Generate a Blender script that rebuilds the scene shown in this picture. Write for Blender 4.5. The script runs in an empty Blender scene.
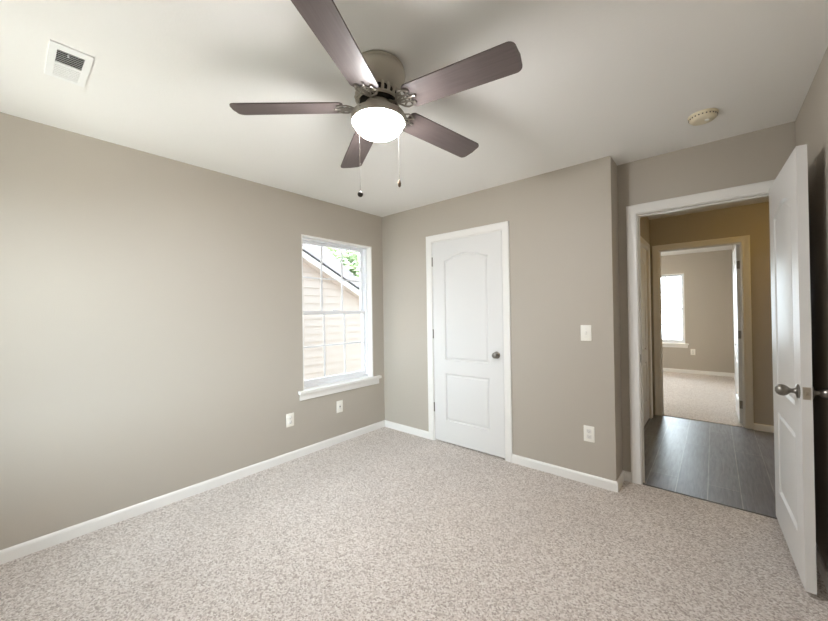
import bpy, bmesh, math, random
from mathutils import Vector, Matrix

SC = bpy.context.scene
COL = SC.collection
PI = math.pi

# ------------------------------------------------------------------ camera
def make_camera():
    yaw, pit, rol, f = 0.7074, 0.0066, -0.0146, 350.5
    fw = Vector((-math.sin(yaw)*math.cos(pit), math.cos(yaw)*math.cos(pit), math.sin(pit)))
    rt = Vector((math.cos(yaw), math.sin(yaw), 0)); up = rt.cross(fw)
    r2 = math.cos(rol)*rt + math.sin(rol)*up
    u2 = -math.sin(rol)*rt + math.cos(rol)*up
    cd = bpy.data.cameras.new('camera'); cam = bpy.data.objects.new('camera', cd); COL.objects.link(cam)
    m = Matrix((r2, u2, -fw)).transposed().to_4x4(); m.translation = (2.9325, -2.8773, 1.3153)
    cam.matrix_world = m
    cd.sensor_width = 36; cd.lens = f/828*36; cd.clip_start = 0.02; cd.clip_end = 200
    SC.camera = cam
make_camera()

# ------------------------------------------------------------------ view, sky, lights
SC.view_settings.view_transform = 'Standard'
SC.view_settings.look = 'None'
SC.view_settings.gamma = 1
SC.view_settings.use_curve_mapping = False
SC.view_settings.exposure = 0.42
SC.cycles.use_denoising = True
SC.cycles.max_bounces = 14
SC.cycles.diffuse_bounces = 10
SC.cycles.transparent_max_bounces = 16
SC.cycles.sample_clamp_indirect = 8

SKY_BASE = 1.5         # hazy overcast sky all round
SKY_GLOW = 27.0         # sky lobe behind the camera, boosted to light the bedroom through the rear window
SKY_NORTH = 18.0        # sky lobe beyond the far bedroom, boosted to light it
LAMP = 178.0             # ceiling fan light bowl

def make_world():
    w = bpy.data.worlds.new('sky'); SC.world = w; w.use_nodes = True
    nt = w.node_tree; nt.nodes.clear()
    N = nt.nodes.new; L = nt.links.new
    geo = N('ShaderNodeTexCoord')
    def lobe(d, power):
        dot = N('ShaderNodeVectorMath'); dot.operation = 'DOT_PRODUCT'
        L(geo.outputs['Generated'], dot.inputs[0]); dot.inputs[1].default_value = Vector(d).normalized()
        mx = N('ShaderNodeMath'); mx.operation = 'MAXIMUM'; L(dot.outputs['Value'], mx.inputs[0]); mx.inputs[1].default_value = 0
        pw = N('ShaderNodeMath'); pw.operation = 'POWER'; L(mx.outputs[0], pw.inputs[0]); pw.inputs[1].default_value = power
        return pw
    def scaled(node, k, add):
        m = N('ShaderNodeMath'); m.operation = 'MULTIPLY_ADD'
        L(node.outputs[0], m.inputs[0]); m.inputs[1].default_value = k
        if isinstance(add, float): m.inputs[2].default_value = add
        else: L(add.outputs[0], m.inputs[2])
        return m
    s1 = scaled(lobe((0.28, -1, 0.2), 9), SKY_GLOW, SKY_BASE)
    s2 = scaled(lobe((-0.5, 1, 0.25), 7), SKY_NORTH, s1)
    bg = N('ShaderNodeBackground'); out = N('ShaderNodeOutputWorld')
    bg.inputs['Color'].default_value = (0.80, 0.91, 1.0, 1)
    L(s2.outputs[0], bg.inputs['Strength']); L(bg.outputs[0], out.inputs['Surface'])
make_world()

SUN = 38.0              # high sun behind the house, falls on the ground outside the rear windows
def make_sun():
    ld = bpy.data.lights.new('sun', 'SUN'); ld.energy = SUN; ld.angle = math.radians(2); ld.color = (1, .98, .95)
    o = bpy.data.objects.new('sun', ld); COL.objects.link(o)
    d = Vector((.12, 1, -2.3)).normalized()
    o.rotation_euler = d.to_track_quat('-Z', 'Y').to_euler()
make_sun()

def portal(name, loc, rot, sx, sy):
    ld = bpy.data.lights.new(name, 'AREA'); ld.shape = 'RECTANGLE'; ld.size = sx; ld.size_y = sy
    ld.cycles.is_portal = True
    o = bpy.data.objects.new(name, ld); COL.objects.link(o); o.location = loc; o.rotation_euler = rot

# ------------------------------------------------------------------ materials
def lin(c):
    return tuple(((v/255)/12.92 if v/255 <= 0.04045 else ((v/255+0.055)/1.055)**2.4) for v in c)

def pmat(name, rgb, rough=0.5, metal=0.0, bump=None, spec=0.5, emit=None):
    m = bpy.data.materials.new(name); m.use_nodes = True
    nt = m.node_tree; b = nt.nodes['Principled BSDF']
    c = lin(rgb)
    b.inputs['Base Color'].default_value = (*c, 1)
    b.inputs['Roughness'].default_value = rough
    b.inputs['Metallic'].default_value = metal
    b.inputs['Specular IOR Level'].default_value = spec
    if emit:
        b.inputs['Emission Color'].default_value = (*emit[0], 1); b.inputs['Emission Strength'].default_value = emit[1]
    if bump:
        scale, strength, dist = bump
        tc = nt.nodes.new('ShaderNodeTexCoord')
        n = nt.nodes.new('ShaderNodeTexNoise'); n.inputs['Scale'].default_value = scale; n.inputs['Detail'].default_value = 3
        bp = nt.nodes.new('ShaderNodeBump'); bp.inputs['Strength'].default_value = strength; bp.inputs['Distance'].default_value = dist
        nt.links.new(tc.outputs['Object'], n.inputs['Vector'])
        nt.links.new(n.outputs['Fac'], bp.inputs['Height']); nt.links.new(bp.outputs[0], b.inputs['Normal'])
    return m

M = {}
M['wall'] = pmat('greige_paint', (178, 171, 160), 0.55, bump=(140, 0.12, 0.002))
M['ceiling'] = pmat('ceiling_paint', (237, 237, 235), 0.8, bump=(90, 0.15, 0.003))
M['trim'] = pmat('white_trim_paint', (232, 231, 228), 0.32, bump=(60, 0.03, 0.001))
M['door'] = pmat('white_door_paint', (220, 220, 219), 0.45, bump=(50, 0.03, 0.001))
M['vinyl'] = pmat('white_vinyl', (236, 238, 242), 0.35, bump=(40, 0.02, 0.001))
M['plastic'] = pmat('white_plastic', (240, 238, 230), 0.35, bump=(200, 0.02, 0.0005))
M['plastic_grey'] = pmat('pale_grey_plastic', (226, 224, 219), 0.4, bump=(200, 0.02, 0.0005))
M['slot'] = pmat('dark_slot', (70, 66, 62), 0.6)
M['cream'] = pmat('yellowed_plastic', (224, 215, 190), 0.45, bump=(200, 0.02, 0.0005))
M['vent_metal'] = pmat('white_enamel_metal', (238, 240, 240), 0.4, bump=(120, 0.03, 0.0005))
M['duct'] = pmat('duct_sheet_metal', (70, 70, 70), 0.6, metal=0.3)
M['nickel'] = pmat('brushed_nickel', (186, 178, 166), 0.3, metal=1.0, bump=(300, 0.03, 0.0005))
M['nickel_dark'] = pmat('satin_nickel', (140, 136, 130), 0.28, metal=1.0, bump=(300, 0.03, 0.0005))
M['fan_metal'] = pmat('pewter_metal', (186, 181, 170), 0.45, metal=0.75, bump=(120, 0.05, 0.0008))
M['iron'] = pmat('antique_pewter', (158, 153, 146), 0.5, metal=0.8, bump=(90, .1, .001))
M['black'] = pmat('dark_motor_metal', (38, 34, 30), 0.5, metal=0.5)
M['siding'] = pmat('beige_vinyl_siding', (214, 203, 197), 0.6, bump=(30, 0.05, 0.002))
M['white_ext'] = pmat('white_fascia_paint', (250, 250, 250), 0.5, bump=(30, 0.03, 0.002))
M['bark'] = pmat('bark', (110, 90, 70), 0.9, bump=(25, 0.6, 0.02))

def blade_mat():
    m = pmat('taupe_wood_blade', (92, 82, 80), 0.5)
    nt = m.node_tree; b = nt.nodes['Principled BSDF']; b.inputs['Specular IOR Level'].default_value = 0.6
    tc = nt.nodes.new('ShaderNodeTexCoord'); mp = nt.nodes.new('ShaderNodeMapping'); mp.inputs['Scale'].default_value = (3, 60, 3)
    n = nt.nodes.new('ShaderNodeTexNoise'); n.inputs['Scale'].default_value = 2; n.inputs['Detail'].default_value = 5
    r = nt.nodes.new('ShaderNodeValToRGB')
    r.color_ramp.elements[0].color = (*lin((84, 73, 71)), 1); r.color_ramp.elements[1].color = (*lin((94, 83, 81)), 1)
    r.color_ramp.elements[0].position = .3; r.color_ramp.elements[1].position = .7
    L = nt.links.new
    L(tc.outputs['Object'], mp.inputs[0]); L(mp.outputs[0], n.inputs['Vector']); L(n.outputs['Fac'], r.inputs[0]); L(r.outputs[0], b.inputs['Base Color'])
    return m
M['blade'] = blade_mat()

def carpet_mat():
    m = bpy.data.materials.new('frieze_carpet'); m.use_nodes = True
    nt = m.node_tree; b = nt.nodes['Principled BSDF']; L = nt.links.new; N = nt.nodes.new
    tc = N('ShaderNodeTexCoord')
    ns = N('ShaderNodeTexNoise'); ns.inputs['Scale'].default_value = 260; ns.inputs['Detail'].default_value = 2
    L(tc.outputs['Object'], ns.inputs['Vector'])
    mixv = N('ShaderNodeMix'); mixv.data_type = 'VECTOR'; mixv.inputs[0].default_value = 0.005
    L(tc.outputs['Object'], mixv.inputs[4]); L(ns.outputs['Color'], mixv.inputs[5])
    vo = N('ShaderNodeTexVoronoi'); vo.inputs['Scale'].default_value = 150; L(mixv.outputs[1], vo.inputs['Vector'])
    sep = N('ShaderNodeSeparateColor'); L(vo.outputs['Color'], sep.inputs[0])
    r = N('ShaderNodeValToRGB'); cr = r.color_ramp
    cr.elements[0].position = 0.0; cr.elements[0].color = (*lin((180, 167, 158)), 1)
    cr.elements[1].position = 1.0; cr.elements[1].color = (*lin((246, 240, 235)), 1)
    e = cr.elements.new(0.28); e.color = (*lin((210, 199, 191)), 1)
    e = cr.elements.new(0.6); e.color = (*lin((231, 222, 215)), 1)
    L(sep.outputs[0], r.inputs[0])
    # worn, trodden patches
    big = N('ShaderNodeTexNoise'); big.inputs['Scale'].default_value = 1.6; big.inputs['Detail'].default_value = 3
    L(tc.outputs['Object'], big.inputs['Vector'])
    br = N('ShaderNodeMapRange'); br.inputs[1].default_value = .3; br.inputs[2].default_value = .7; br.inputs[3].default_value = .95; br.inputs[4].default_value = 1.03
    L(big.outputs['Fac'], br.inputs[0])
    mul = N('ShaderNodeVectorMath'); mul.operation = 'SCALE'; L(r.outputs[0], mul.inputs[0]); L(br.outputs[0], mul.inputs['Scale'])
    L(mul.outputs[0], b.inputs['Base Color'])
    b.inputs['Roughness'].default_value = 0.95; b.inputs['Specular IOR Level'].default_value = 0.1
    b.inputs['Sheen Weight'].default_value = 0.1
    bp = N('ShaderNodeBump'); bp.inputs['Strength'].default_value = 1.0; bp.inputs['Distance'].default_value = 0.0085; bp.invert = True
    L(vo.outputs['Distance'], bp.inputs['Height']); L(bp.outputs[0], b.inputs['Normal'])
    return m
M['carpet'] = carpet_mat()

def plank_mat():
    m = bpy.data.materials.new('grey_vinyl_plank'); m.use_nodes = True
    nt = m.node_tree; b = nt.nodes['Principled BSDF']; L = nt.links.new; N = nt.nodes.new
    tc = N('ShaderNodeTexCoord'); mp = N('ShaderNodeMapping'); mp.inputs['Rotation'].default_value = (0, 0, PI/2)
    L(tc.outputs['Object'], mp.inputs[0])
    bk = N('ShaderNodeTexBrick'); bk.inputs['Scale'].default_value = 1; bk.inputs['Brick Width'].default_value = 1.5; bk.inputs['Row Height'].default_value = .18
    bk.inputs['Mortar Size'].default_value = .0028; bk.inputs['Mortar Smooth'].default_value = .3
    bk.offset = .37
    bk.inputs['Color1'].default_value = (*lin((112, 114, 122)), 1); bk.inputs['Color2'].default_value = (*lin((130, 131, 139)), 1)
    bk.inputs['Mortar'].default_value = (*lin((158, 157, 162)), 1)
    L(mp.outputs[0], bk.inputs['Vector'])
    mp2 = N('ShaderNodeMapping'); mp2.inputs['Scale'].default_value = (22, 2.2, 1); L(tc.outputs['Object'], mp2.inputs[0])
    n = N('ShaderNodeTexNoise'); n.inputs['Scale'].default_value = 2.5; n.inputs['Detail'].default_value = 6; n.inputs['Distortion'].default_value = .6
    L(mp2.outputs[0], n.inputs['Vector'])
    mr = N('ShaderNodeMapRange'); mr.inputs[1].default_value = .3; mr.inputs[2].default_value = .7; mr.inputs[3].default_value = .72; mr.inputs[4].default_value = 1.25
    L(n.outputs['Fac'], mr.inputs[0])
    mul = N('ShaderNodeVectorMath'); mul.operation = 'SCALE'; L(bk.outputs['Color'], mul.inputs[0]); L(mr.outputs[0], mul.inputs['Scale'])
    L(mul.outputs[0], b.inputs['Base Color'])
    b.inputs['Roughness'].default_value = .38; b.inputs['Specular IOR Level'].default_value = .7
    bp = N('ShaderNodeBump'); bp.inputs['Strength'].default_value = .15; bp.inputs['Distance'].default_value = .002
    L(n.outputs['Fac'], bp.inputs['Height']); L(bp.outputs[0], b.inputs['Normal'])
    return m
M['plank'] = plank_mat()

def shingle_mat():
    m = bpy.data.materials.new('grey_shingle'); m.use_nodes = True
    nt = m.node_tree; b = nt.nodes['Principled BSDF']; L = nt.links.new; N = nt.nodes.new
    tc = N('ShaderNodeTexCoord')
    mp = N('ShaderNodeMapping'); mp.inputs['Rotation'].default_value = (0, 0, PI/2); L(tc.outputs['Object'], mp.inputs[0])
    bk = N('ShaderNodeTexBrick'); bk.inputs['Scale'].default_value = 1; bk.inputs['Brick Width'].default_value = .33; bk.inputs['Row Height'].default_value = .15
    bk.inputs['Mortar Size'].default_value = .012
    bk.inputs['Color1'].default_value = (*lin((54, 53, 57)), 1); bk.inputs['Color2'].default_value = (*lin((68, 66, 70)), 1)
    bk.inputs['Mortar'].default_value = (*lin((44, 43, 46)), 1)
    L(mp.outputs[0], bk.inputs['Vector']); L(bk.outputs['Color'], b.inputs['Base Color'])
    b.inputs['Roughness'].default_value = .9
    return m
M['shingle'] = shingle_mat()

def leaf_mat():
    m = bpy.data.materials.new('leaf'); m.use_nodes = True
    nt = m.node_tree; b = nt.nodes['Principled BSDF']; L = nt.links.new; N = nt.nodes.new
    tc = N('ShaderNodeTexCoord'); n = N('ShaderNodeTexNoise'); n.inputs['Scale'].default_value = 3; L(tc.outputs['Object'], n.inputs['Vector'])
    r = N('ShaderNodeValToRGB'); r.color_ramp.elements[0].color = (*lin((126, 144, 112)), 1); r.color_ramp.elements[1].color = (*lin((160, 174, 142)), 1)
    L(n.outputs['Fac'], r.inputs[0]); L(r.outputs[0], b.inputs['Base Color']); b.inputs['Roughness'].default_value = .6
    return m
M['leaf'] = leaf_mat()

def grass_mat():
    m = pmat('lawn_grass', (88, 88, 78), .9, bump=(40, .6, .02)); return m
M['grass'] = grass_mat()
M['bounce_slab'] = pmat('pale_concrete', (205, 203, 196), .85, bump=(40, .4, .01))

def glass_mat():
    m = bpy.data.materials.new('window_glass'); m.use_nodes = True
    nt = m.node_tree; nt.nodes.clear(); L = nt.links.new; N = nt.nodes.new
    out = N('ShaderNodeOutputMaterial'); t = N('ShaderNodeBsdfTransparent'); g = N('ShaderNodeBsdfGlossy'); mix = N('ShaderNodeMixShader')
    lw = N('ShaderNodeLayerWeight'); lw.inputs['Blend'].default_value = .12
    t.inputs['Color'].default_value = (.97, .985, .98, 1); g.inputs['Roughness'].default_value = .02
    L(lw.outputs['Fresnel'], mix.inputs[0]); L(t.outputs[0], mix.inputs[1]); L(g.outputs[0], mix.inputs[2]); L(mix.outputs[0], out.inputs['Surface'])
    return m
M['glass'] = glass_mat()
M['globe'] = pmat('frosted_light_bowl', (250, 248, 240), .35, emit=((1.0, .99, .985), LAMP))

# ------------------------------------------------------------------ mesh helpers
def box(bm, x0, x1, y0, y1, z0, z1, bev=0.0, seg=2):
    r = bmesh.ops.create_cube(bm, size=1)
    vs = r['verts']
    bmesh.ops.scale(bm, vec=(x1-x0, y1-y0, z1-z0), verts=vs)
    bmesh.ops.translate(bm, vec=((x0+x1)/2, (y0+y1)/2, (z0+z1)/2), verts=vs)
    if bev > 0:
        es = list({e for v in vs for e in v.link_edges})
        bmesh.ops.bevel(bm, geom=es, offset=bev, segments=seg, profile=.5, affect='EDGES')

def lathe(bm, prof, seg=40, mat=None, cap0=True, cap1=True):
    """profile of (r, z) turned about z"""
    rings = []
    new = []
    for r, z in prof:
        if r < 1e-6:
            v = bm.verts.new((0, 0, z)); rings.append([v]); new.append(v)
        else:
            ring = [bm.verts.new((r*math.cos(2*PI*k/seg), r*math.sin(2*PI*k/seg), z)) for k in range(seg)]
            rings.append(ring); new += ring
    for a, b in zip(rings[:-1], rings[1:]):
        for k in range(seg):
            k2 = (k+1) % seg
            if len(a) == 1 and len(b) == 1: continue
            if len(a) == 1: bm.faces.new((a[0], b[k], b[k2]))
            elif len(b) == 1: bm.faces.new((a[k], b[0], a[k2]))
            else: bm.faces.new((a[k], b[k], b[k2], a[k2]))
    if cap0 and len(rings[0]) > 1: bm.faces.new(rings[0])
    if cap1 and len(rings[-1]) > 1: bm.faces.new(list(reversed(rings[-1])))
    if mat is not None: bmesh.ops.transform(bm, matrix=mat, verts=new)
    return new

def tube(bm, pts, r, seg=8, flat=1.0, closed=False):
    """round (or flattened in z) bar along points"""
    pts = [Vector(p) for p in pts]; rings = []
    n = len(pts)
    for i, p in enumerate(pts):
        if closed: t = pts[(i+1) % n] - pts[i-1]
        else: t = pts[min(i+1, n-1)] - pts[max(i-1, 0)]
        t.normalize()
        ref = Vector((0, 0, 1)) if abs(t.z) < .9 else Vector((1, 0, 0))
        s = t.cross(ref).normalized(); u = s.cross(t).normalized()
        rings.append([bm.verts.new(p + s*r*math.cos(2*PI*k/seg) + u*r*flat*math.sin(2*PI*k/seg)) for k in range(seg)])
    m = n if closed else n-1
    for i in range(m):
        a, b = rings[i], rings[(i+1) % n]
        for k in range(seg):
            bm.faces.new((a[k], a[(k+1) % seg], b[(k+1) % seg], b[k]))
    if not closed:
        bm.faces.new(list(reversed(rings[0]))); bm.faces.new(rings[-1])

def loft(bm, loops):
    """closed profile loops joined in a row, ends capped"""
    vs = [[bm.verts.new(p) for p in lp] for lp in loops]
    n = len(vs[0])
    for a, b in zip(vs[:-1], vs[1:]):
        for k in range(n):
            bm.faces.new((a[k], a[(k+1) % n], b[(k+1) % n], b[k]))
    bm.faces.new(vs[0]); bm.faces.new(list(reversed(vs[-1])))

def prism(bm, outline, z0, z1):
    loft(bm, [[(x, y, z0) for x, y in outline], [(x, y, z1) for x, y in outline]])

def obj(name, bm, mat, parent=None, smooth=False, loc=None, rot=None, sharp=38):
    bmesh.ops.recalc_face_normals(bm, faces=bm.faces)
    me = bpy.data.meshes.new(name); bm.to_mesh(me); bm.free()
    if smooth:
        for p in me.polygons: p.use_smooth = True
        me.set_sharp_from_angle(angle=math.radians(sharp))
    me.materials.append(mat)
    o = bpy.data.objects.new(name, me); COL.objects.link(o)
    if parent: o.parent = parent
    if loc: o.location = loc
    if rot: o.rotation_euler = rot
    return o

def BM(): return bmesh.new()

def thing(name, label, cat, loc=(0, 0, 0), rot=(0, 0, 0), group=None, kind=None):
    o = bpy.data.objects.new(name, None); COL.objects.link(o); o.empty_display_size = .05
    o.location = loc; o.rotation_euler = rot
    if label: o['label'] = label
    if cat: o['category'] = cat
    if group: o['group'] = group
    if kind: o['kind'] = kind
    return o

def struct(name, bm, mat, label=None, smooth=False):
    o = obj(name, bm, mat, smooth=smooth); o['kind'] = 'structure'
    if label: o['label'] = label
    return o

def shared(o, name, parent, loc=None, rot=None):
    c = o.copy(); COL.objects.link(c); c.parent = parent
    if loc: c.location = loc
    if rot: c.rotation_euler = rot
    return c

def copy_tree(o, parent=None):
    c = o.copy(); COL.objects.link(c)
    if parent: c.parent = parent
    for ch in list(o.children): copy_tree(ch, c)
    return c

# ------------------------------------------------------------------ key sizes
H = 2.44
XC, YR = 2.377, 0.234        # closet bump-out corner, entry wall face
XR = 3.324                   # right wall
YB = -3.5                    # wall behind the camera
WT = .12
CX0, CX1, DTOP = .734, 1.5075, 2.032     # closet door slab
E0, E1 = 2.505, 3.240        # entry opening between jambs
W0, W1, WZ0, WZ1 = -1.06, -.17, .60, 2.07   # window in left wall
HY = 2.40                    # hall far wall face
F0, F1 = 2.430, 3.172        # far opening
FY = 6.20                    # far room end wall
HL = 2.335                   # hall left wall face
FXR = 3.215                  # far room right wall

# ------------------------------------------------------------------ shell
def wall_with_holes(name, axis, d0, d1, a0, a1, z0, z1, holes, label=None):
    """axis 'x': wall plane is x=const (thickness d0..d1, runs along y); 'y' likewise. holes: (a0,a1,z0,z1)"""
    bm = BM()
    def bx(s0, s1, t0, t1):
        if s1-s0 < 1e-5 or t1-t0 < 1e-5: return
        if axis == 'x': box(bm, d0, d1, s0, s1, t0, t1)
        else: box(bm, s0, s1, d0, d1, t0, t1)
    cur = a0
    for (h0, h1, hz0, hz1) in sorted(holes):
        bx(cur, h0, z0, z1); bx(h0, h1, z0, hz0); bx(h0, h1, hz1, z1); cur = h1
    bx(cur, a1, z0, z1)
    return struct(name, bm, M['wall'], label)

JT = .018
RW = [(.30, 1.22)]     # windows in the wall behind the camera
wall_with_holes('wall_left', 'x', -.165, 0, -3.62, .9, 0, H, [(W0, W1, WZ0, WZ1)])
wall_with_holes('wall_back', 'y', 0, .115, 0, XC, 0, H, [(CX0-.003-JT, CX1+.003+JT, 0, DTOP+.003+JT)])
b = BM(); box(b, XC-.115, XC, .115, .354, 0, H); struct('wall_return', b, M['wall'])
wall_with_holes('wall_entry', 'y', YR, YR+WT, XC, 4.6, 0, H, [(E0-JT, E1+JT, 0, 2.03+JT)])
wall_with_holes('wall_right', 'x', XR, XR+WT, -3.62, YR, 0, H, [])
wall_with_holes('wall_rear', 'y', YB-.165, YB, 0, XR, 0, H, [(a, c, WZ0, WZ1) for a, c in RW])
b = BM(); box(b, 0, 2.22, .8, .9, 0, H); struct('wall_closet', b, M['wall'])
wall_with_holes('wall_hall_left', 'x', HL-.115, HL, .354, HY, 0, H, [(1.45, 2.20, 0, 2.03+JT)])
b = BM(); box(b, HL-.175, HL-.125, 1.2, HY, 0, H); struct('wall_side_backing', b, M['wall'])  # unseen panel added behind the side door to stop light leaking in
wall_with_holes('wall_hall_far', 'y', HY, HY+WT, 0, 4.6, 0, H, [(F0-JT, F1+JT, 0, 2.03+JT)])
b = BM(); box(b, 4.6, 4.72, YR, HY+WT, 0, H); struct('wall_hall_right', b, M['wall'])
wall_with_holes('wall_far_back', 'y', FY, FY+.165, 0, FXR, 0, H, [(.40, 1.29, .60, 2.05), (1.59, 2.48, .60, 2.05)])
b = BM(); box(b, FXR, FXR+WT, HY+WT, FY+.14, 0, H); struct('wall_far_right', b, M['wall'])
b = BM(); box(b, -.12, 0, HY, FY+.14, 0, H); struct('wall_far_left', b, M['wall'])
b = BM(); box(b, -.14, 4.72, -3.64, FY+.14, H, H+.12); struct('ceiling', b, M['ceiling'])

b = BM(); box(b, 0, XR, YB, YR+.008, -.03, 0); struct('floor', b, M['carpet'], 'beige speckled carpet of the bedroom')
b = BM(); box(b, HL-.115, 4.6, YR+.008, HY+.04, -.03, -.006); struct('floor_hall', b, M['plank'], 'dark grey plank floor of the hall')
b = BM(); box(b, 0, FXR, HY+.04, FY, -.03, 0); struct('floor_far_room', b, M['carpet'], 'beige carpet of the far room')
b = BM(); prism(b, [(-.6, 2.57), (5.2, 2.57), (2.3, 4.5)], 0, 10.6)
bmesh.ops.transform(b, matrix=Matrix.Translation((0, 6.7, 0)) @ Matrix.Rotation(PI/2, 4, 'X'), verts=b.verts); struct('roof', b, M['shingle'])
b = BM(); box(b, -.2, 4.8, -3.7, 6.4, -.25, -.03); struct('floor_slab', b, M['trim'])
b = BM(); box(b, E0, E1, YR+.002, YR+.022, -.006, .001, .002); struct('trim_threshold', b, M['slot'])

# ------------------------------------------------------------------ trim
def run(bm, p0, p1, n, prof, m0=0, m1=0):
    """profile (t out of wall, z) along p0-p1; n = direction into the room; m = mitre"""
    p0, p1, n = Vector(p0), Vector(p1), Vector(n)
    d = (p1-p0).normalized()
    L0 = [p0 + n*t - d*(m0*t) + Vector((0, 0, z)) for t, z in prof]
    L1 = [p1 + n*t + d*(m1*t) + Vector((0, 0, z)) for t, z in prof]
    loft(bm, [L0, L1])
BBP = [(0, 0), (.013, 0), (.013, .056), (.010, .066), (.005, .072), (0, .072)]
def baseboard(name, p0, p1, n, m0=0, m1=0):
    b = BM(); run(b, p0, p1, n, BBP, m0, m1); return struct(name, b, M['trim'])
CW = .066; RV = .005
baseboard('baseboard_left', (0, YB, 0), (0, 0, 0), (1, 0, 0), -1, -1)
baseboard('baseboard_back_left', (0, 0, 0), (CX0-RV-CW, 0, 0), (0, -1, 0), -1, 0)
baseboard('baseboard_back_right', (CX1+RV+CW, 0, 0), (XC, 0, 0), (0, -1, 0), 0, 1)
baseboard('baseboard_return', (XC, 0, 0), (XC, YR, 0), (1, 0, 0), 1, -1)
baseboard('baseboard_entry', (XC, YR, 0), (E0-RV-CW, YR, 0), (0, -1, 0), -1, 0)
baseboard('baseboard_right', (XR, YB, 0), (XR, YR, 0), (-1, 0, 0), -1, -1)
baseboard('baseboard_rear', (0, YB, 0), (XR, YB, 0), (0, 1, 0), -1, -1)
baseboard('baseboard_hall_far', (F1+RV+CW, HY, -.006), (4.6, HY, -.006), (0, -1, 0), 0, -1)
baseboard('baseboard_hall_left', (HL, .354, -.006), (HL, 1.45-RV-CW, -.006), (1, 0, 0), 0, 0)
baseboard('baseboard_far_back', (0, FY, 0), (FXR, FY, 0), (0, -1, 0), -1, -1)
baseboard('baseboard_far_right', (FXR, HY+WT+.1, 0), (FXR, FY, 0), (-1, 0, 0), -1, -1)

CP = [(0, 0), (0, .009), (.004, .012), (.012, .012), (.018, .0105), (.040, .0135), (.052, .017), (.062, .017), (CW, .014), (CW, 0)]
def casing_mesh(x0, x1, zt, zb=0.0):
    """U of moulding round an opening in local x/z; stands out toward local -y"""
    b = BM(); loops = []
    for (x, z, sx, sz) in ((x0, zb, -1, 0), (x0, zt, -1, 1), (x1, zt, 1, 1), (x1, zb, 1, 0)):
        loops.append([(x+sx*u, -v, z+sz*u) for u, v in CP])
    loft(b, loops); return b
def jamb_mesh(x0, x1, zt, depth, stop_y, zb=0.0):
    """lining boards and door stop; local y 0..depth"""
    b = BM()
    box(b, x0-JT, x0, 0, depth, zb, zt+JT); box(b, x1, x1+JT, 0, depth, zb, zt+JT); box(b, x0, x1, 0, depth, zt, zt+JT)
    if stop_y is not None:
        s0, s1 = stop_y
        box(b, x0, x0+.010, s0, s1, zb, zt, .002); box(b, x1-.010, x1, s0, s1, zb, zt, .002); box(b, x0+.010, x1-.010, s0, s1, zt-.010, zt, .002)
    return b

# ------------------------------------------------------------------ panel doors
def panel_outline(x0, x1, z0, z1, arch):
    pts = [(x0, z0), (x1, z0), (x1, z1)]
    if arch:
        n = 24; m = .022
        xs0, xs1 = x1-m, x0+m
        for i in range(n+1):
            u = i/n
            pts.append((xs0+(xs1-xs0)*u, z1 + arch*(1-(2*u-1)**2)**1.15))
    pts.append((x0, z1))
    return pts
def inset_poly(pts, d):
    out = []; n = len(pts)
    for i in range(n):
        p = Vector(pts[i]); a = Vector(pts[i-1]); c = Vector(pts[(i+1) % n])
        e1 = (p-a); e2 = (c-p)
        e1.normalize(); e2.normalize()
        n1 = Vector((-e1.y, e1.x)); n2 = Vector((-e2.y, e2.x))
        k = (n1+n2); den = 1+n1.dot(n2)
        out.append(tuple(p + k/den*d))
    return out
STEPS = [(0, 0), (.004, .0005), (.007, .005), (.013, .0125), (.020, .0125), (.034, .0035), (.040, .0025)]
def slab_mesh(w, h, t, z0, panels):
    b = BM()
    for y, s in ((0, 1), (t, -1)):
        outer = [b.verts.new(p) for p in ((0, y, z0), (w, y, z0), (w, y, z0+h), (0, y, z0+h))]
        edges = [b.edges.new((outer[i], outer[(i+1) % 4])) for i in range(4)]
        if s == 1: fo = outer
        else: bo = outer
        for pn in panels:
            ol = panel_outline(*pn)
            loops = []
            for d, dep in STEPS:
                lp = inset_poly(ol, d) if d else ol
                loops.append([b.verts.new((x, y+s*dep, z)) for x, z in lp])
            n = len(ol)
            edges += [b.edges.new((loops[0][i], loops[0][(i+1) % n])) for i in range(n)]
            for a, c in zip(loops[:-1], loops[1:]):
                for i in range(n): b.faces.new((a[i], a[(i+1) % n], c[(i+1) % n], c[i]))
            b.faces.new(loops[-1])
        bmesh.ops.triangle_fill(b, edges=edges, use_beauty=True)
    for i in range(4): b.faces.new((fo[i], fo[(i+1) % 4], bo[(i+1) % 4], bo[i]))
    return b
def slab_panels(w):
    s = .137
    return [(s, w-s, .225, .708, 0), (s, w-s, .835, 1.842, .056)]

def knob_mesh(oval=True):
    """rose, neck and knob pointing along local -y"""
    b = BM(); rot = Matrix.Rotation(PI/2, 4, 'X')   # z -> -y
    if oval:
        prof = [(0, 0), (.032, 0), (.033, .004), (.029, .008), (.014, .011), (.0105, .018), (.0105, .026), (.015, .032), (.022, .039), (.0265, .049), (.027, .056), (.0245, .066), (.018, .074), (.009, .078), (0, .079)]
    else:
        prof = [(0, 0), (.031, 0), (.032, .004), (.027, .008), (.013, .010), (.011, .018), (.013, .026), (.021, .032), (.026, .040), (.0265, .048), (.023, .056), (.013, .061), (0, .062)]
    lathe(b, prof, 28, rot); return b
def hinge_mesh():
    b = BM(); bm = b
    lathe(bm, [(0, 0), (.006, 0), (.006, .089), (0, .089)], 12)
    lathe(bm, [(0, 0), (.0075, 0), (.0075, .003), (0, .003)], 12, Matrix.Translation((0, 0, .089)))
    return b

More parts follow.
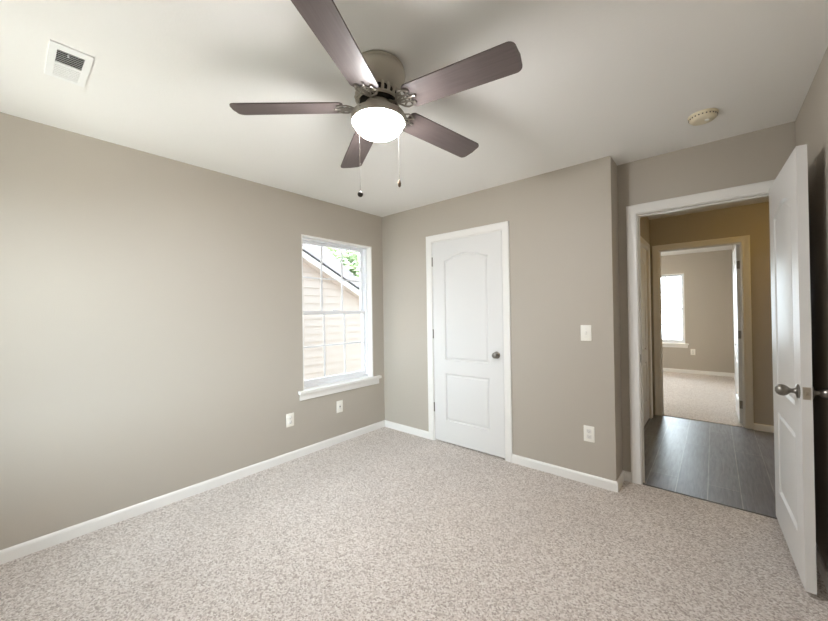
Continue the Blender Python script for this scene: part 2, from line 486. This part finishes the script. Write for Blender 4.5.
def make_door(name, label, root_loc, root_rot, x0, x1, depth, stop, casing_sides, leaf_hinge, leaf_rot, w, gap=.012):
    """root local frame: opening runs along x, front wall face at y=0, wall behind toward +y"""
    r = thing(name, label, None, root_loc, root_rot, kind='structure')
    obj('jamb', jamb_mesh(x0, x1, 2.035, depth, stop), M['trim'], r)
    if 0 in casing_sides: obj('casing', casing_mesh(x0-RV, x1+RV, 2.035+RV), M['trim'], r, smooth=True)
    if 1 in casing_sides:
        obj('casing', casing_mesh(-x1-RV, -x0+RV, 2.035+RV), M['trim'], r, smooth=True, loc=(0, depth, 0), rot=(0, 0, PI))
    leaf = obj('door_leaf', slab_mesh(w, 2.02, .035, gap, slab_panels(w)), M['door'], r, smooth=True, loc=leaf_hinge, rot=(0, 0, leaf_rot), sharp=20)
    return r, leaf

def add_knobs(leaf, w, z, oval, both=True, back=.062):
    kb = obj('door_knob', knob_mesh(oval), M['nickel_dark'], leaf, True, loc=(w-back, 0, z)); kb['label'] = 'satin nickel knob'
    if both:
        k2 = shared(kb, 'door_knob', leaf, (w-back, .035, z), (0, 0, PI))
    b = BM(); box(b, w-.0005, w+.0015, .005, .030, z-.028, z+.028, .0006); obj('latch_plate', b, M['nickel'], leaf)
    b = BM(); box(b, w+.001, w+.010, .011, .024, z-.009, z+.009, .003); obj('latch_bolt', b, M['nickel'], leaf)

# closet door: closed, hinges at its left
cw_ = CX1-CX0
d1, leaf = make_door('door_1', 'closed white closet door with two arched panels in the back wall', (0, 0, 0), (0, 0, 0),
                     CX0-.003, CX1+.003, .115, (.040, .052), (0,), (CX0, .001, 0), 0, cw_, .014)
add_knobs(leaf, cw_, .925, False, False)
for z in (.30, 1.05, 1.79):
    h = obj('hinge', hinge_mesh(), M['nickel_dark'], d1, True, loc=(CX0-.002, -.004, z)); h['label'] = 'satin nickel hinge'

# entry door: swung open against the right wall
ew = .748
d2, leaf = make_door('door_2', 'white paneled bedroom door swung open against the right wall', (0, YR, 0), (0, 0, 0),
                     E0, E1, WT, (.040, .052), (0, 1), (3.205, -.012, 0), -PI/2+math.radians(1.8), ew, .030)
add_knobs(leaf, ew, .925, True, True, .044)
for z in (.18, .97, 1.76):
    b = BM(); box(b, -.0015, .0005, .003, .033, z, z+.089, .0004); obj('hinge', b, M['nickel'], leaf)
b = BM(); box(b, E0-.0005, E0+.0015, .004, .034, .915, .975, .0005); s = obj('strike_plate', b, M['nickel_dark'], d2); s['label'] = 'dark metal strike plate'

# far room doorway: leaf swung into the far room along its right wall (front is the hall side)
d3, leaf = make_door('door_3', 'white framed doorway across the hall with its door swung inward', (0, HY, 0), (0, 0, 0),
                     F0, F1, WT, (.040, .052), (0, 1), (F1-.001, WT+.006, 0), PI/2+math.radians(0.6), F1-F0-.006)
add_knobs(leaf, F1-F0-.006, .925, True, False)
for z in (.18, .97, 1.76):
    b = BM(); box(b, -.0015, .0005, .003, .033, z, z+.089, .0004); obj('hinge', b, M['nickel_dark'], leaf)

# side door on the hall's left wall, closed, only its edge in view
d4, leaf = make_door('door_4', 'white door and casing on the left side of the hall', (HL, 1.45, 0), (0, 0, PI/2),
                     .018, .732, .115, (.050, .062), (0,), (.021, .012, 0), 0, .708)

# ------------------------------------------------------------------ windows
def make_window(name, label, loc, rot, w, h, full=True, wall=.165):
    """local: opening along x 0..w, z 0..h, room-side wall face at y=0, outside toward +y"""
    r = thing(name, label, None, loc, rot, kind='structure')
    b = BM()                                     # white reveal lining
    t = .012
    box(b, 0, t, 0, .080, 0, h); box(b, w-t, w, 0, .080, 0, h); box(b, t, w-t, 0, .080, h-t, h)
    obj('reveal', b, M['trim'], r)
    b = BM(); f = .026                           # fixed vinyl frame
    y0, y1 = .075, wall
    box(b, 0, f, y0, y1, 0, h); box(b, w-f, w, y0, y1, 0, h); box(b, f, w-f, y0, y1, h-f, h); box(b, f, w-f, y0, y1, 0, f)
    fr = obj('window_frame', b, M['vinyl'], r)
    zm = h*.497
    def sash(nm, za, zb, ya, yb, rail_b, rail_t):
        s = .030
        b = BM()
        box(b, f, f+s, ya, yb, za, zb, .002); box(b, w-f-s, w-f, ya, yb, za, zb, .002)
        box(b, f+s, w-f-s, ya, yb, za, za+rail_b, .002); box(b, f+s, w-f-s, ya, yb, zb-rail_t, zb, .002)
        so = obj(nm, b, M['vinyl'], r)
        gx0, gx1, gz0, gz1 = f+s, w-f-s, za+rail_b, zb-rail_t
        ym = (ya+yb)/2
        b = BM(); box(b, gx0-.004, gx1+.004, ym-.002, ym+.002, gz0-.004, gz1+.004); obj('glass_pane', b, M['glass'], so)
        b = BM(); g = .008
        for k in (1, 2):
            x = gx0+(gx1-gx0)*k/3; box(b, x-g, x+g, ym-.006, ym+.006, gz0, gz1)
        z = (gz0+gz1)/2; box(b, gx0, gx1, ym-.0055, ym+.0055, z-g, z+g)
        obj('muntin_grid', b, M['vinyl'], so)
        return so
    sash('lower_sash', f, zm+.018, .090, .120, .045, .034)
    sash('upper_sash', zm-.018, h-f, .124, .154, .034, .024)
    if full:
        b = BM(); box(b, w/2-.03, w/2+.03, .080, .092, zm+.016, zm+.030, .003); obj('sash_lock', b, M['vinyl'], r)
    b = BM(); box(b, -.055, w+.095 if full else w+.055, -.038, .0, -.026, .004, .004); box(b, .0005, w-.0005, 0, .082, -.0005, .004)
    obj('stool', b, M['trim'], r)
    b = BM(); box(b, -.04, w+.075 if full else w+.04, -.016, 0, -.085, -.026, .003); obj('apron', b, M['trim'], r)
    return r
# local x -> world +y for the left wall, outside -> -x : rotation +90deg
make_window('window_1', 'white framed window with grid panes in the left wall', (0, W0, WZ0), (0, 0, PI/2), W1-W0, WZ1-WZ0)
portal('daylight_left', (-.172, (W0+W1)/2, (WZ0+WZ1)/2), (0, -PI/2, 0), WZ1-WZ0-.05, W1-W0-.05)
make_window('window_2', 'white framed window in the far room end wall', (1.59, FY, .60), (0, 0, 0), .89, 1.45, False)
make_window('window_5', 'unseen window added further left in the far room end wall for light', (.40, FY, .60), (0, 0, 0), .89, 1.45, False)  # out of view, added so more daylight reaches the far room
portal('daylight_far', (.845, FY+.172, 1.325), (-PI/2, 0, 0), .84, 1.40)
portal('daylight_far', (2.035, FY+.172, 1.325), (-PI/2, 0, 0), .84, 1.40)
for i, (a, c) in enumerate(RW):
    make_window('window_%d' % (3+i), 'white framed window in the wall behind', (c, YB, WZ0), (0, 0, PI), c-a, WZ1-WZ0, False)
    portal('daylight_rear', ((a+c)/2, YB-.172, (WZ0+WZ1)/2), (PI/2, 0, 0), c-a-.05, WZ1-WZ0-.05)

# ------------------------------------------------------------------ ceiling fan
FX, FYY = 1.777, -1.757
def make_fan():
    r = thing('ceiling_fan', 'flush mounted pewter ceiling fan with five taupe blades and a lit bowl', 'ceiling fan', (FX, FYY, H))
    b = BM(); lathe(b, [(0, 0), (.112, 0), (.118, -.004), (.122, -.012), (.120, -.018), (.124, -.026), (.126, -.038), (.124, -.050), (.119, -.062), (.111, -.082), (.100, -.102), (.092, -.114), (.088, -.118), (0, -.118)], 56)
    obj('motor_housing', b, M['fan_metal'], r, True)
    b = BM(); lathe(b, [(0, -.119), (.088, -.119), (.084, -.166), (0, -.166)], 40)   # dark core seen through the slots
    obj('motor_core', b, M['black'], r, True)
    b = BM()
    n = 22
    for k in range(n):
        a = 2*PI*k/n
        p = [Vector((q*math.cos(a), q*math.sin(a), z)) for q, z in ((.088, -.114), (.098, -.124), (.102, -.138), (.096, -.152))]
        tube(b, p, .0072, 6)
    lathe(b, [(.088, -.150), (.097, -.150), (.098, -.158), (.090, -.162), (.088, -.150)], 48, None, False, False)
    obj('vent_ring', b, M['fan_metal'], r, True)
    b = BM(); lathe(b, [(0, -.163), (.060, -.163), (.058, -.200), (.066, -.208), (.112, -.215), (.122, -.221), (.1245, -.229), (.1225, -.253), (.1185, -.2535), (.117, -.2465), (0, -.2465)], 56)
    obj('light_fitter', b, M['fan_metal'], r, True)
    b = BM()
    prof = [(.113, -.2468)]
    for i in range(0, 15):
        t = i/14*PI/2
        prof.append((.113*math.cos(t)**.85 if i < 14 else 0, -.2475-.070*math.sin(t)))
    lathe(b, prof, 56, None, False, False)
    g = obj('light_bowl', b, M['globe'], r, True); g['label'] = 'glowing frosted white glass bowl'
    # blades with their irons
    R0, R1, w0, w1 = .158, .648, .063, .0675
    def outline():
        pts = []
        def corner(cx, cy, rad, a0, a1, n=7):
            for i in range(n+1):
                a = a0+(a1-a0)*i/n; pts.append((cx+rad*math.cos(a), cy+rad*math.sin(a)))
        rc = .028
        corner(R1-rc-.004, -w1+rc, rc, -PI/2, -.25)
        pts.append((R1, 0))
        corner(R1-rc-.004, w1-rc, rc, .25, PI/2)
        corner(R0+.022, w0-.022, .022, PI/2, PI)
        corner(R0+.022, -w0+.022, .022, PI, 3*PI/2)
        return pts
    b = BM(); prism(b, outline(), -.003, .003)
    blade0 = obj('fan_blade', b, M['blade'], r, True); blade0['label'] = 'taupe wood-look blade'
    b = BM(); z = -.0065
    q = lambda pts: [(x, y, z) for x, y in pts]
    tube(b, [(.055, 0, .022), (.085, 0, .018), (.112, 0, .0), (.135, 0, z)], .010, 8, .5)
    for s in (-1, 1):
        tube(b, q([(.128, 0), (.140, s*.018), (.152, s*.036), (.168, s*.046), (.190, s*.044), (.206, s*.034)]), .0052, 6, .6)
        tube(b, q([(.206, s*.034), (.192, s*.022), (.178, s*.017), (.160, s*.013), (.135, s*.006)]), .0045, 6, .6)
        tube(b, q([(.152, s*.036), (.165, s*.024), (.178, s*.017)]), .0040, 6, .6)
    tube(b, q([(.135, 0), (.170, 0), (.205, 0), (.222, 0)]), .0052, 6, .6)
    ring = [(.186+.016*math.cos(2*PI*k/14), .017*math.sin(2*PI*k/14), z) for k in range(14)]
    tube(b, ring, .0038, 6, .6, True)
    for (x, y) in ((.206, .034), (.206, -.034), (.222, 0)):
        lathe(b, [(0, -.004), (.006, -.003), (.007, 0), (.007, .003), (0, .003)], 12, Matrix.Translation((x, y, z)))
    bmesh.ops.translate(b, vec=(-.026, 0, 0), verts=b.verts)
    iron0 = obj('blade_iron', b, M['iron'], blade0, True); iron0['label'] = 'pewter scrollwork bracket'
    zb = -.180
    for k in range(5):
        if k == 0: bl = blade0
        else:
            bl = blade0.copy(); COL.objects.link(bl); bl.parent = r
            ir = iron0.copy(); COL.objects.link(ir); ir.parent = bl
        a = math.radians(8.1+72*k+(1.0 if k == 4 else 0))
        m = Matrix.Rotation(a, 4, 'Z') @ Matrix.Rotation(math.radians(2.0), 4, 'Y') @ Matrix.Rotation(math.radians(-12), 4, 'X')
        m.translation = (0, 0, zb)
        bl.matrix_local = m
    # pull chains
    for (x, y, zf, ball) in ((1.793, -1.886, 1.825, True), (1.902, -1.757, 1.880, False)):
        dx, dy = x-FX, y-FYY
        ztop = -.232; zbot = zf-H+.012
        b = BM(); prof = [(0, zbot)]
        zz = zbot; k = 0
        while zz < ztop:
            prof.append((.0011 if k % 2 else .0004, zz)); zz += .0022; k += 1
        prof.append((0, ztop))
        lathe(b, prof, 6, Matrix.Translation((dx, dy, 0)))
        d = Vector((dx, dy, 0)).normalized()
        tube(b, [d*.122+Vector((0, 0, ztop)), Vector((dx, dy, ztop))], .003, 8)
        ch = obj('pull_chain', b, M['iron'], r, True)
        b = BM()
        if ball: lathe(b, [(0, -.012), (.006, -.0105), (.0105, -.006), (.012, 0), (.0105, .006), (.006, .0105), (.002, .014), (0, .014)], 16)
        else: lathe(b, [(0, -.017), (.004, -.0165), (.0065, -.010), (.007, 0), (.005, .009), (.002, .015), (0, .015)], 16)
        fo = obj('pull_fob', b, M['black'] if ball else M['bark'], ch, True, loc=(dx, dy, zf-H)); fo['label'] = 'dark round fob' if ball else 'dark wooden drop-shaped fob'
    return r
make_fan()

# ------------------------------------------------------------------ wall and ceiling fittings
def make_outlet(label, loc, rot, holes=True, group=None, kind='duplex'):
    r = thing('wall_outlet' if kind != 'switch' else 'light_switch', label, 'outlet' if kind != 'switch' else 'light switch', loc, rot, group)
    b = BM(); box(b, -.038, .038, -.006, 0, -.060, .060, .003); obj('cover_plate', b, M['plastic'], r, True)
    def screw(x, z):
        b = BM(); lathe(b, [(0, 0), (.0035, 0), (.003, .0015), (0, .002)], 12, Matrix.Translation((x, -.006, z)) @ Matrix.Rotation(PI/2, 4, 'X')); obj('screw', b, M['plastic_grey'], r, True)
    if kind == 'duplex':
        for s in (-1, 1):
            b = BM(); box(b, -.017, .017, -.0085, -.005, s*.0205-.0145, s*.0205+.0145, .003)
            f = obj('receptacle', b, M['plastic_grey'], r, True)
            b = BM(); zc = s*.0205
            box(b, -.0075, -.0055, -.0089, -.0075, zc-.003, zc+.006); box(b, .0055, .0075, -.0089, -.0075, zc-.002, zc+.005)
            box(b, -.0022, .0022, -.0089, -.0075, zc-.010, zc-.006)
            obj('slots', b, M['slot'], f)
        screw(0, 0)
    elif kind == 'jack':
        b = BM(); box(b, -.010, .010, -.0085, -.005, -.022, .022, .002); f = obj('jack_insert', b, M['plastic_grey'], r, True)
        b = BM(); box(b, -.006, .006, -.0089, -.0075, -.006, .006); obj('socket_opening', b, M['slot'], f)
        screw(0, .042); screw(0, -.042)
    else:
        b = BM(); box(b, -.006, .006, -.0072, -.005, -.013, .013, .0008); f = obj('toggle_slot', b, M['plastic_grey'], r)
        b = BM(); loft(b, [[(-.0045, -.006, -.008), (.0045, -.006, -.008), (.0045, -.006, .006), (-.0045, -.006, .006)],
                           [(-.0038, -.019, .004), (.0038, -.019, .004), (.0038, -.019, .010), (-.0038, -.019, .010)]]); obj('toggle', b, M['plastic'], f)
        screw(0, .030); screw(0, -.030)
    return r
LW = (0, 0, PI/2)     # on the left wall: local -y -> +x
make_outlet('white duplex outlet low on the left wall, left of the window', (0, -1.198, .362), LW)
make_outlet('white cable jack plate low on the left wall, below the window sill', (0, -.645, .366), LW, kind='jack')
make_outlet('white duplex outlet low on the back wall, right of the closet door', (2.201, 0, .380), (0, 0, 0))
make_outlet('white toggle light switch on the back wall above an outlet', (2.192, 0, 1.143), (0, 0, 0), kind='switch')
make_outlet('small white outlet below the window in the far room', (2.60, FY, .438), (0, 0, 0))

def make_vent():
    x0, x1, y0, y1 = .622, .917, -2.753, -2.620
    cx, cy = (x0+x1)/2, (y0+y1)/2
    r = thing('ceiling_vent', 'white metal air vent with two louver banks on the ceiling', 'vent', (cx, cy, H))
    hx, hy = (x1-x0)/2, (y1-y0)/2
    ix0, ix1, iy = -.122, .104, .042
    b = BM(); t = .006
    box(b, -hx, ix0, -hy, hy, -t, 0); box(b, ix1, hx, -hy, hy, -t, 0); box(b, ix0, ix1, -hy, -iy, -t, 0); box(b, ix0, ix1, iy, hy, -t, 0)
    box(b, -.012, -.002, -iy, iy, -t, 0)
    bmesh.ops.remove_doubles(b, verts=b.verts, dist=1e-5)
    obj('vent_frame', b, M['vent_metal'], r)
    b = BM(); box(b, ix0, ix1, -iy, iy, -.0006, -.0001); obj('duct_opening', b, M['duct'], r)
    for (a, c, s, n) in ((ix0, -.012, -1, 7), (-.002, ix1, 1, 7)):
        for k in range(n):
            x = a+(c-a)*(k+.5)/n
            b = BM(); hw = .0052 if s < 0 else .0068; box(b, -hw, hw, -iy, iy, -.0006, .0006)
            obj('louver', b, M['vent_metal'], r, loc=(x, 0, -.0048), rot=(0, math.radians(-8 if s < 0 else 36), 0))
    b = BM(); box(b, .078, .090, -.010, -.004, -.012, -.004, .001); obj('damper_lever', b, M['vent_metal'], r)
make_vent()

def make_smoke():
    r = thing('smoke_detector', 'small round yellowed smoke detector on the ceiling near the door', 'smoke detector', (2.902, -.235, H))
    b = BM(); lathe(b, [(0, 0), (.070, 0), (.071, -.004), (.069, -.008), (0, -.008)], 40); obj('base_plate', b, M['cream'], r, True)
    b = BM(); lathe(b, [(0, -.008), (.064, -.008), (.066, -.014), (.063, -.026), (.054, -.034), (.040, -.037), (0, -.038)], 40); co = obj('cover', b, M['cream'], r, True)
    b = BM(); lathe(b, [(0, -.037), (.012, -.037), (.011, -.041), (0, -.0415)], 20, Matrix.Translation((.018, -.008, 0))); obj('test_button', b, M['plastic'], r, True)
    b = BM()
    for k in range(24):
        a = 2*PI*k/24; 
        m = Matrix.Rotation(a, 4, 'Z')
        vs = bmesh.ops.create_cube(b, size=1, matrix=m @ Matrix.Translation((.0645, 0, -.018)) @ Matrix.Diagonal((.004, .006, .006, 1)))
    obj('vent_slots', b, M['slot'], co)
make_smoke()

# hall ceiling light, added out of view above the door head to warm the hall
def make_round_light(name, label, loc, col, power, drop=0.0):
    r = thing(name, label, 'ceiling light', loc)
    b = BM(); lathe(b, [(0, 0), (.13, 0), (.13, -.02), (0, -.02)], 32); obj('base_plate', b, M['fan_metal'], r, True)
    if drop:
        b = BM(); lathe(b, [(.012, -.02), (.012, -.10-drop)], 12); obj('stem', b, M['fan_metal'], r, True)
    b = BM(); lathe(b, [(.12, -.02-drop), (.11, -.06-drop), (.07, -.09-drop), (0, -.10-drop)], 32, None, False, False)
    obj('light_bowl', b, pmat('lit_bowl', (250, 235, 200), .4, emit=(col, power)), r, True)
make_round_light('hall_light', 'small warm ceiling light added out of view in the hall', (3.6, 1.3, H), (1, .60, .10), 22.0)
make_round_light('far_fill_light', 'unseen ceiling light added to brighten the far room', (1.3, 4.5, H), (1, .95, .86), 130.0, .25)  # added fill lamp, out of view, for the far room walls and ceiling

# ------------------------------------------------------------------ outdoors
def make_house():
    r = thing('neighboring_house', 'beige sided house with white gable trim and grey shingle roof outside the window', 'house', (-5, 0, -2.8))
    zg = 2.8
    rake = lambda y: 2.65-.5*(y-2.05)+zg          # underside of rake in local z
    b = BM(); z = 0; step = .2; yL = -3.5
    while z < 8.2:
        z2 = z+step
        def yr(zz): return 2.05+(2.65+zg-zz)/.5
        a0, a1 = min(yr(z), 7.5), min(yr(z2), 7.5)
        if a0 > yL+.05 and a1 > yL+.05:
            loft(b, [[(.034, yL, z), (.004, yL, z2), (-.05, yL, z2), (-.05, yL, z)], [(.034, a0, z), (.004, a1, z2), (-.05, a1, z2), (-.05, a0, z)]])
        z = z2
    obj('siding', b, M['siding'], r)
    b = BM()
    for (x0, x1, dz0, dz1) in ((.30, .33, -.02, .13),):
        ya, yb = -3.5, 7.5
        loft(b, [[(x0, ya, rake(ya)+dz0), (x1, ya, rake(ya)+dz0), (x1, ya, rake(ya)+dz1), (x0, ya, rake(ya)+dz1)],
                 [(x0, yb, rake(yb)+dz0), (x1, yb, rake(yb)+dz0), (x1, yb, rake(yb)+dz1), (x0, yb, rake(yb)+dz1)]])
    obj('rake_board', b, M['white_ext'], r)
    b = BM(); ya, yb = -3.5, 7.5
    loft(b, [[(-.05, ya, rake(ya)), (.30, ya, rake(ya)), (.30, ya, rake(ya)+.03), (-.05, ya, rake(ya)+.03)],
             [(-.05, yb, rake(yb)), (.30, yb, rake(yb)), (.30, yb, rake(yb)+.03), (-.05, yb, rake(yb)+.03)]])
    obj('soffit', b, M['siding'], r)
    b = BM()
    loft(b, [[(-5, ya, rake(ya)+.13), (.36, ya, rake(ya)+.13), (.36, ya, rake(ya)+.17), (-5, ya, rake(ya)+.17)],
             [(-5, yb, rake(yb)+.13), (.36, yb, rake(yb)+.13), (.36, yb, rake(yb)+.17), (-5, yb, rake(yb)+.17)]])
    obj('gable_roof', b, M['shingle'], r)
    # unseen wing, added to shade the siding from the bright rear sky
    b = BM(); box(b, -.05, 3.2, -6.5, -.6, 0, 5.6); obj('shade_wing_wall', b, M['siding'], r)
    b = BM(); prism(b, [(-.4, 5.5), (3.6, 5.5), (1.6, 6.9)], 0, 6.7)
    bmesh.ops.transform(b, matrix=Matrix.Translation((0, -.2, 0)) @ Matrix.Rotation(PI/2, 4, 'X'), verts=b.verts)
    obj('shade_wing_roof', b, M['shingle'], r)
    # the main roof rising behind the gable, its right edge a sloping hip
    b = BM()
    P = [(-1.0, -6, 1.9+zg), (-1.0, 5.55, 1.9+zg), (-4.6, 5.75, 4.35+zg), (-4.6, -6, 4.35+zg)]
    Q = [(x-.05, y, z-.1) for x, y, z in P]
    loft(b, [P, Q])
    obj('main_roof', b, M['shingle'], r)
make_house()

def make_tree():
    rnd = random.Random(4)
    r = thing('tree', 'leafy green tree beyond the neighboring roof', 'tree', (-17, 13.5, -2.8))
    b = BM(); tube(b, [(0, 0, 0), (.1, .05, 2), (-.05, .1, 4), (.1, 0, 6.5)], .28, 10)
    for k in range(5):
        a = k*1.3; tube(b, [(0, .05, 3.2+k*.4), (math.cos(a)*1.0, math.sin(a)*1.0, 4.6+k*.4), (math.cos(a)*2.0, math.sin(a)*2.0, 5.6+k*.4)], .10, 7)
    obj('trunk', b, M['bark'], r, True)
    b = BM()
    for k in range(5200):
        while True:
            v = Vector((rnd.uniform(-1, 1), rnd.uniform(-1, 1), rnd.uniform(-1, 1)))
            if .3 < v.length < 1: break
        c = Vector((v.x*3.4, v.y*3.4, 6.2+v.z*2.9)) + Vector((rnd.gauss(0, .25), rnd.gauss(0, .25), rnd.gauss(0, .25)))
        s = rnd.uniform(.16, .32)
        q = Matrix.Rotation(rnd.uniform(0, 6.3), 3, 'Z') @ Matrix.Rotation(rnd.uniform(-1.2, 1.2), 3, 'X')
        vs = [b.verts.new(c + q @ Vector(p)) for p in ((-s, 0, 0), (0, -s*.5, .02), (s, 0, 0), (0, s*.5, .02))]
        b.faces.new(vs)
    obj('crown', b, M['leaf'], r)
make_tree()
b = BM(); box(b, -40, 40, -40, 40, -3.0, -2.8); struct('ground', b, M['grass'], 'dull lawn around the house')
b = BM(); box(b, -3, 8, -16, -3.7, -2.82, -2.74); struct('ground_bounce_slab', b, M['bounce_slab'])  # unseen pale slab, added to bounce sunlight up through the rear window
b = BM(); box(b, -.14, 4.72, -3.64, 6.34, -2.8, -.25); struct('wall_lower_storey', b, M['siding'])
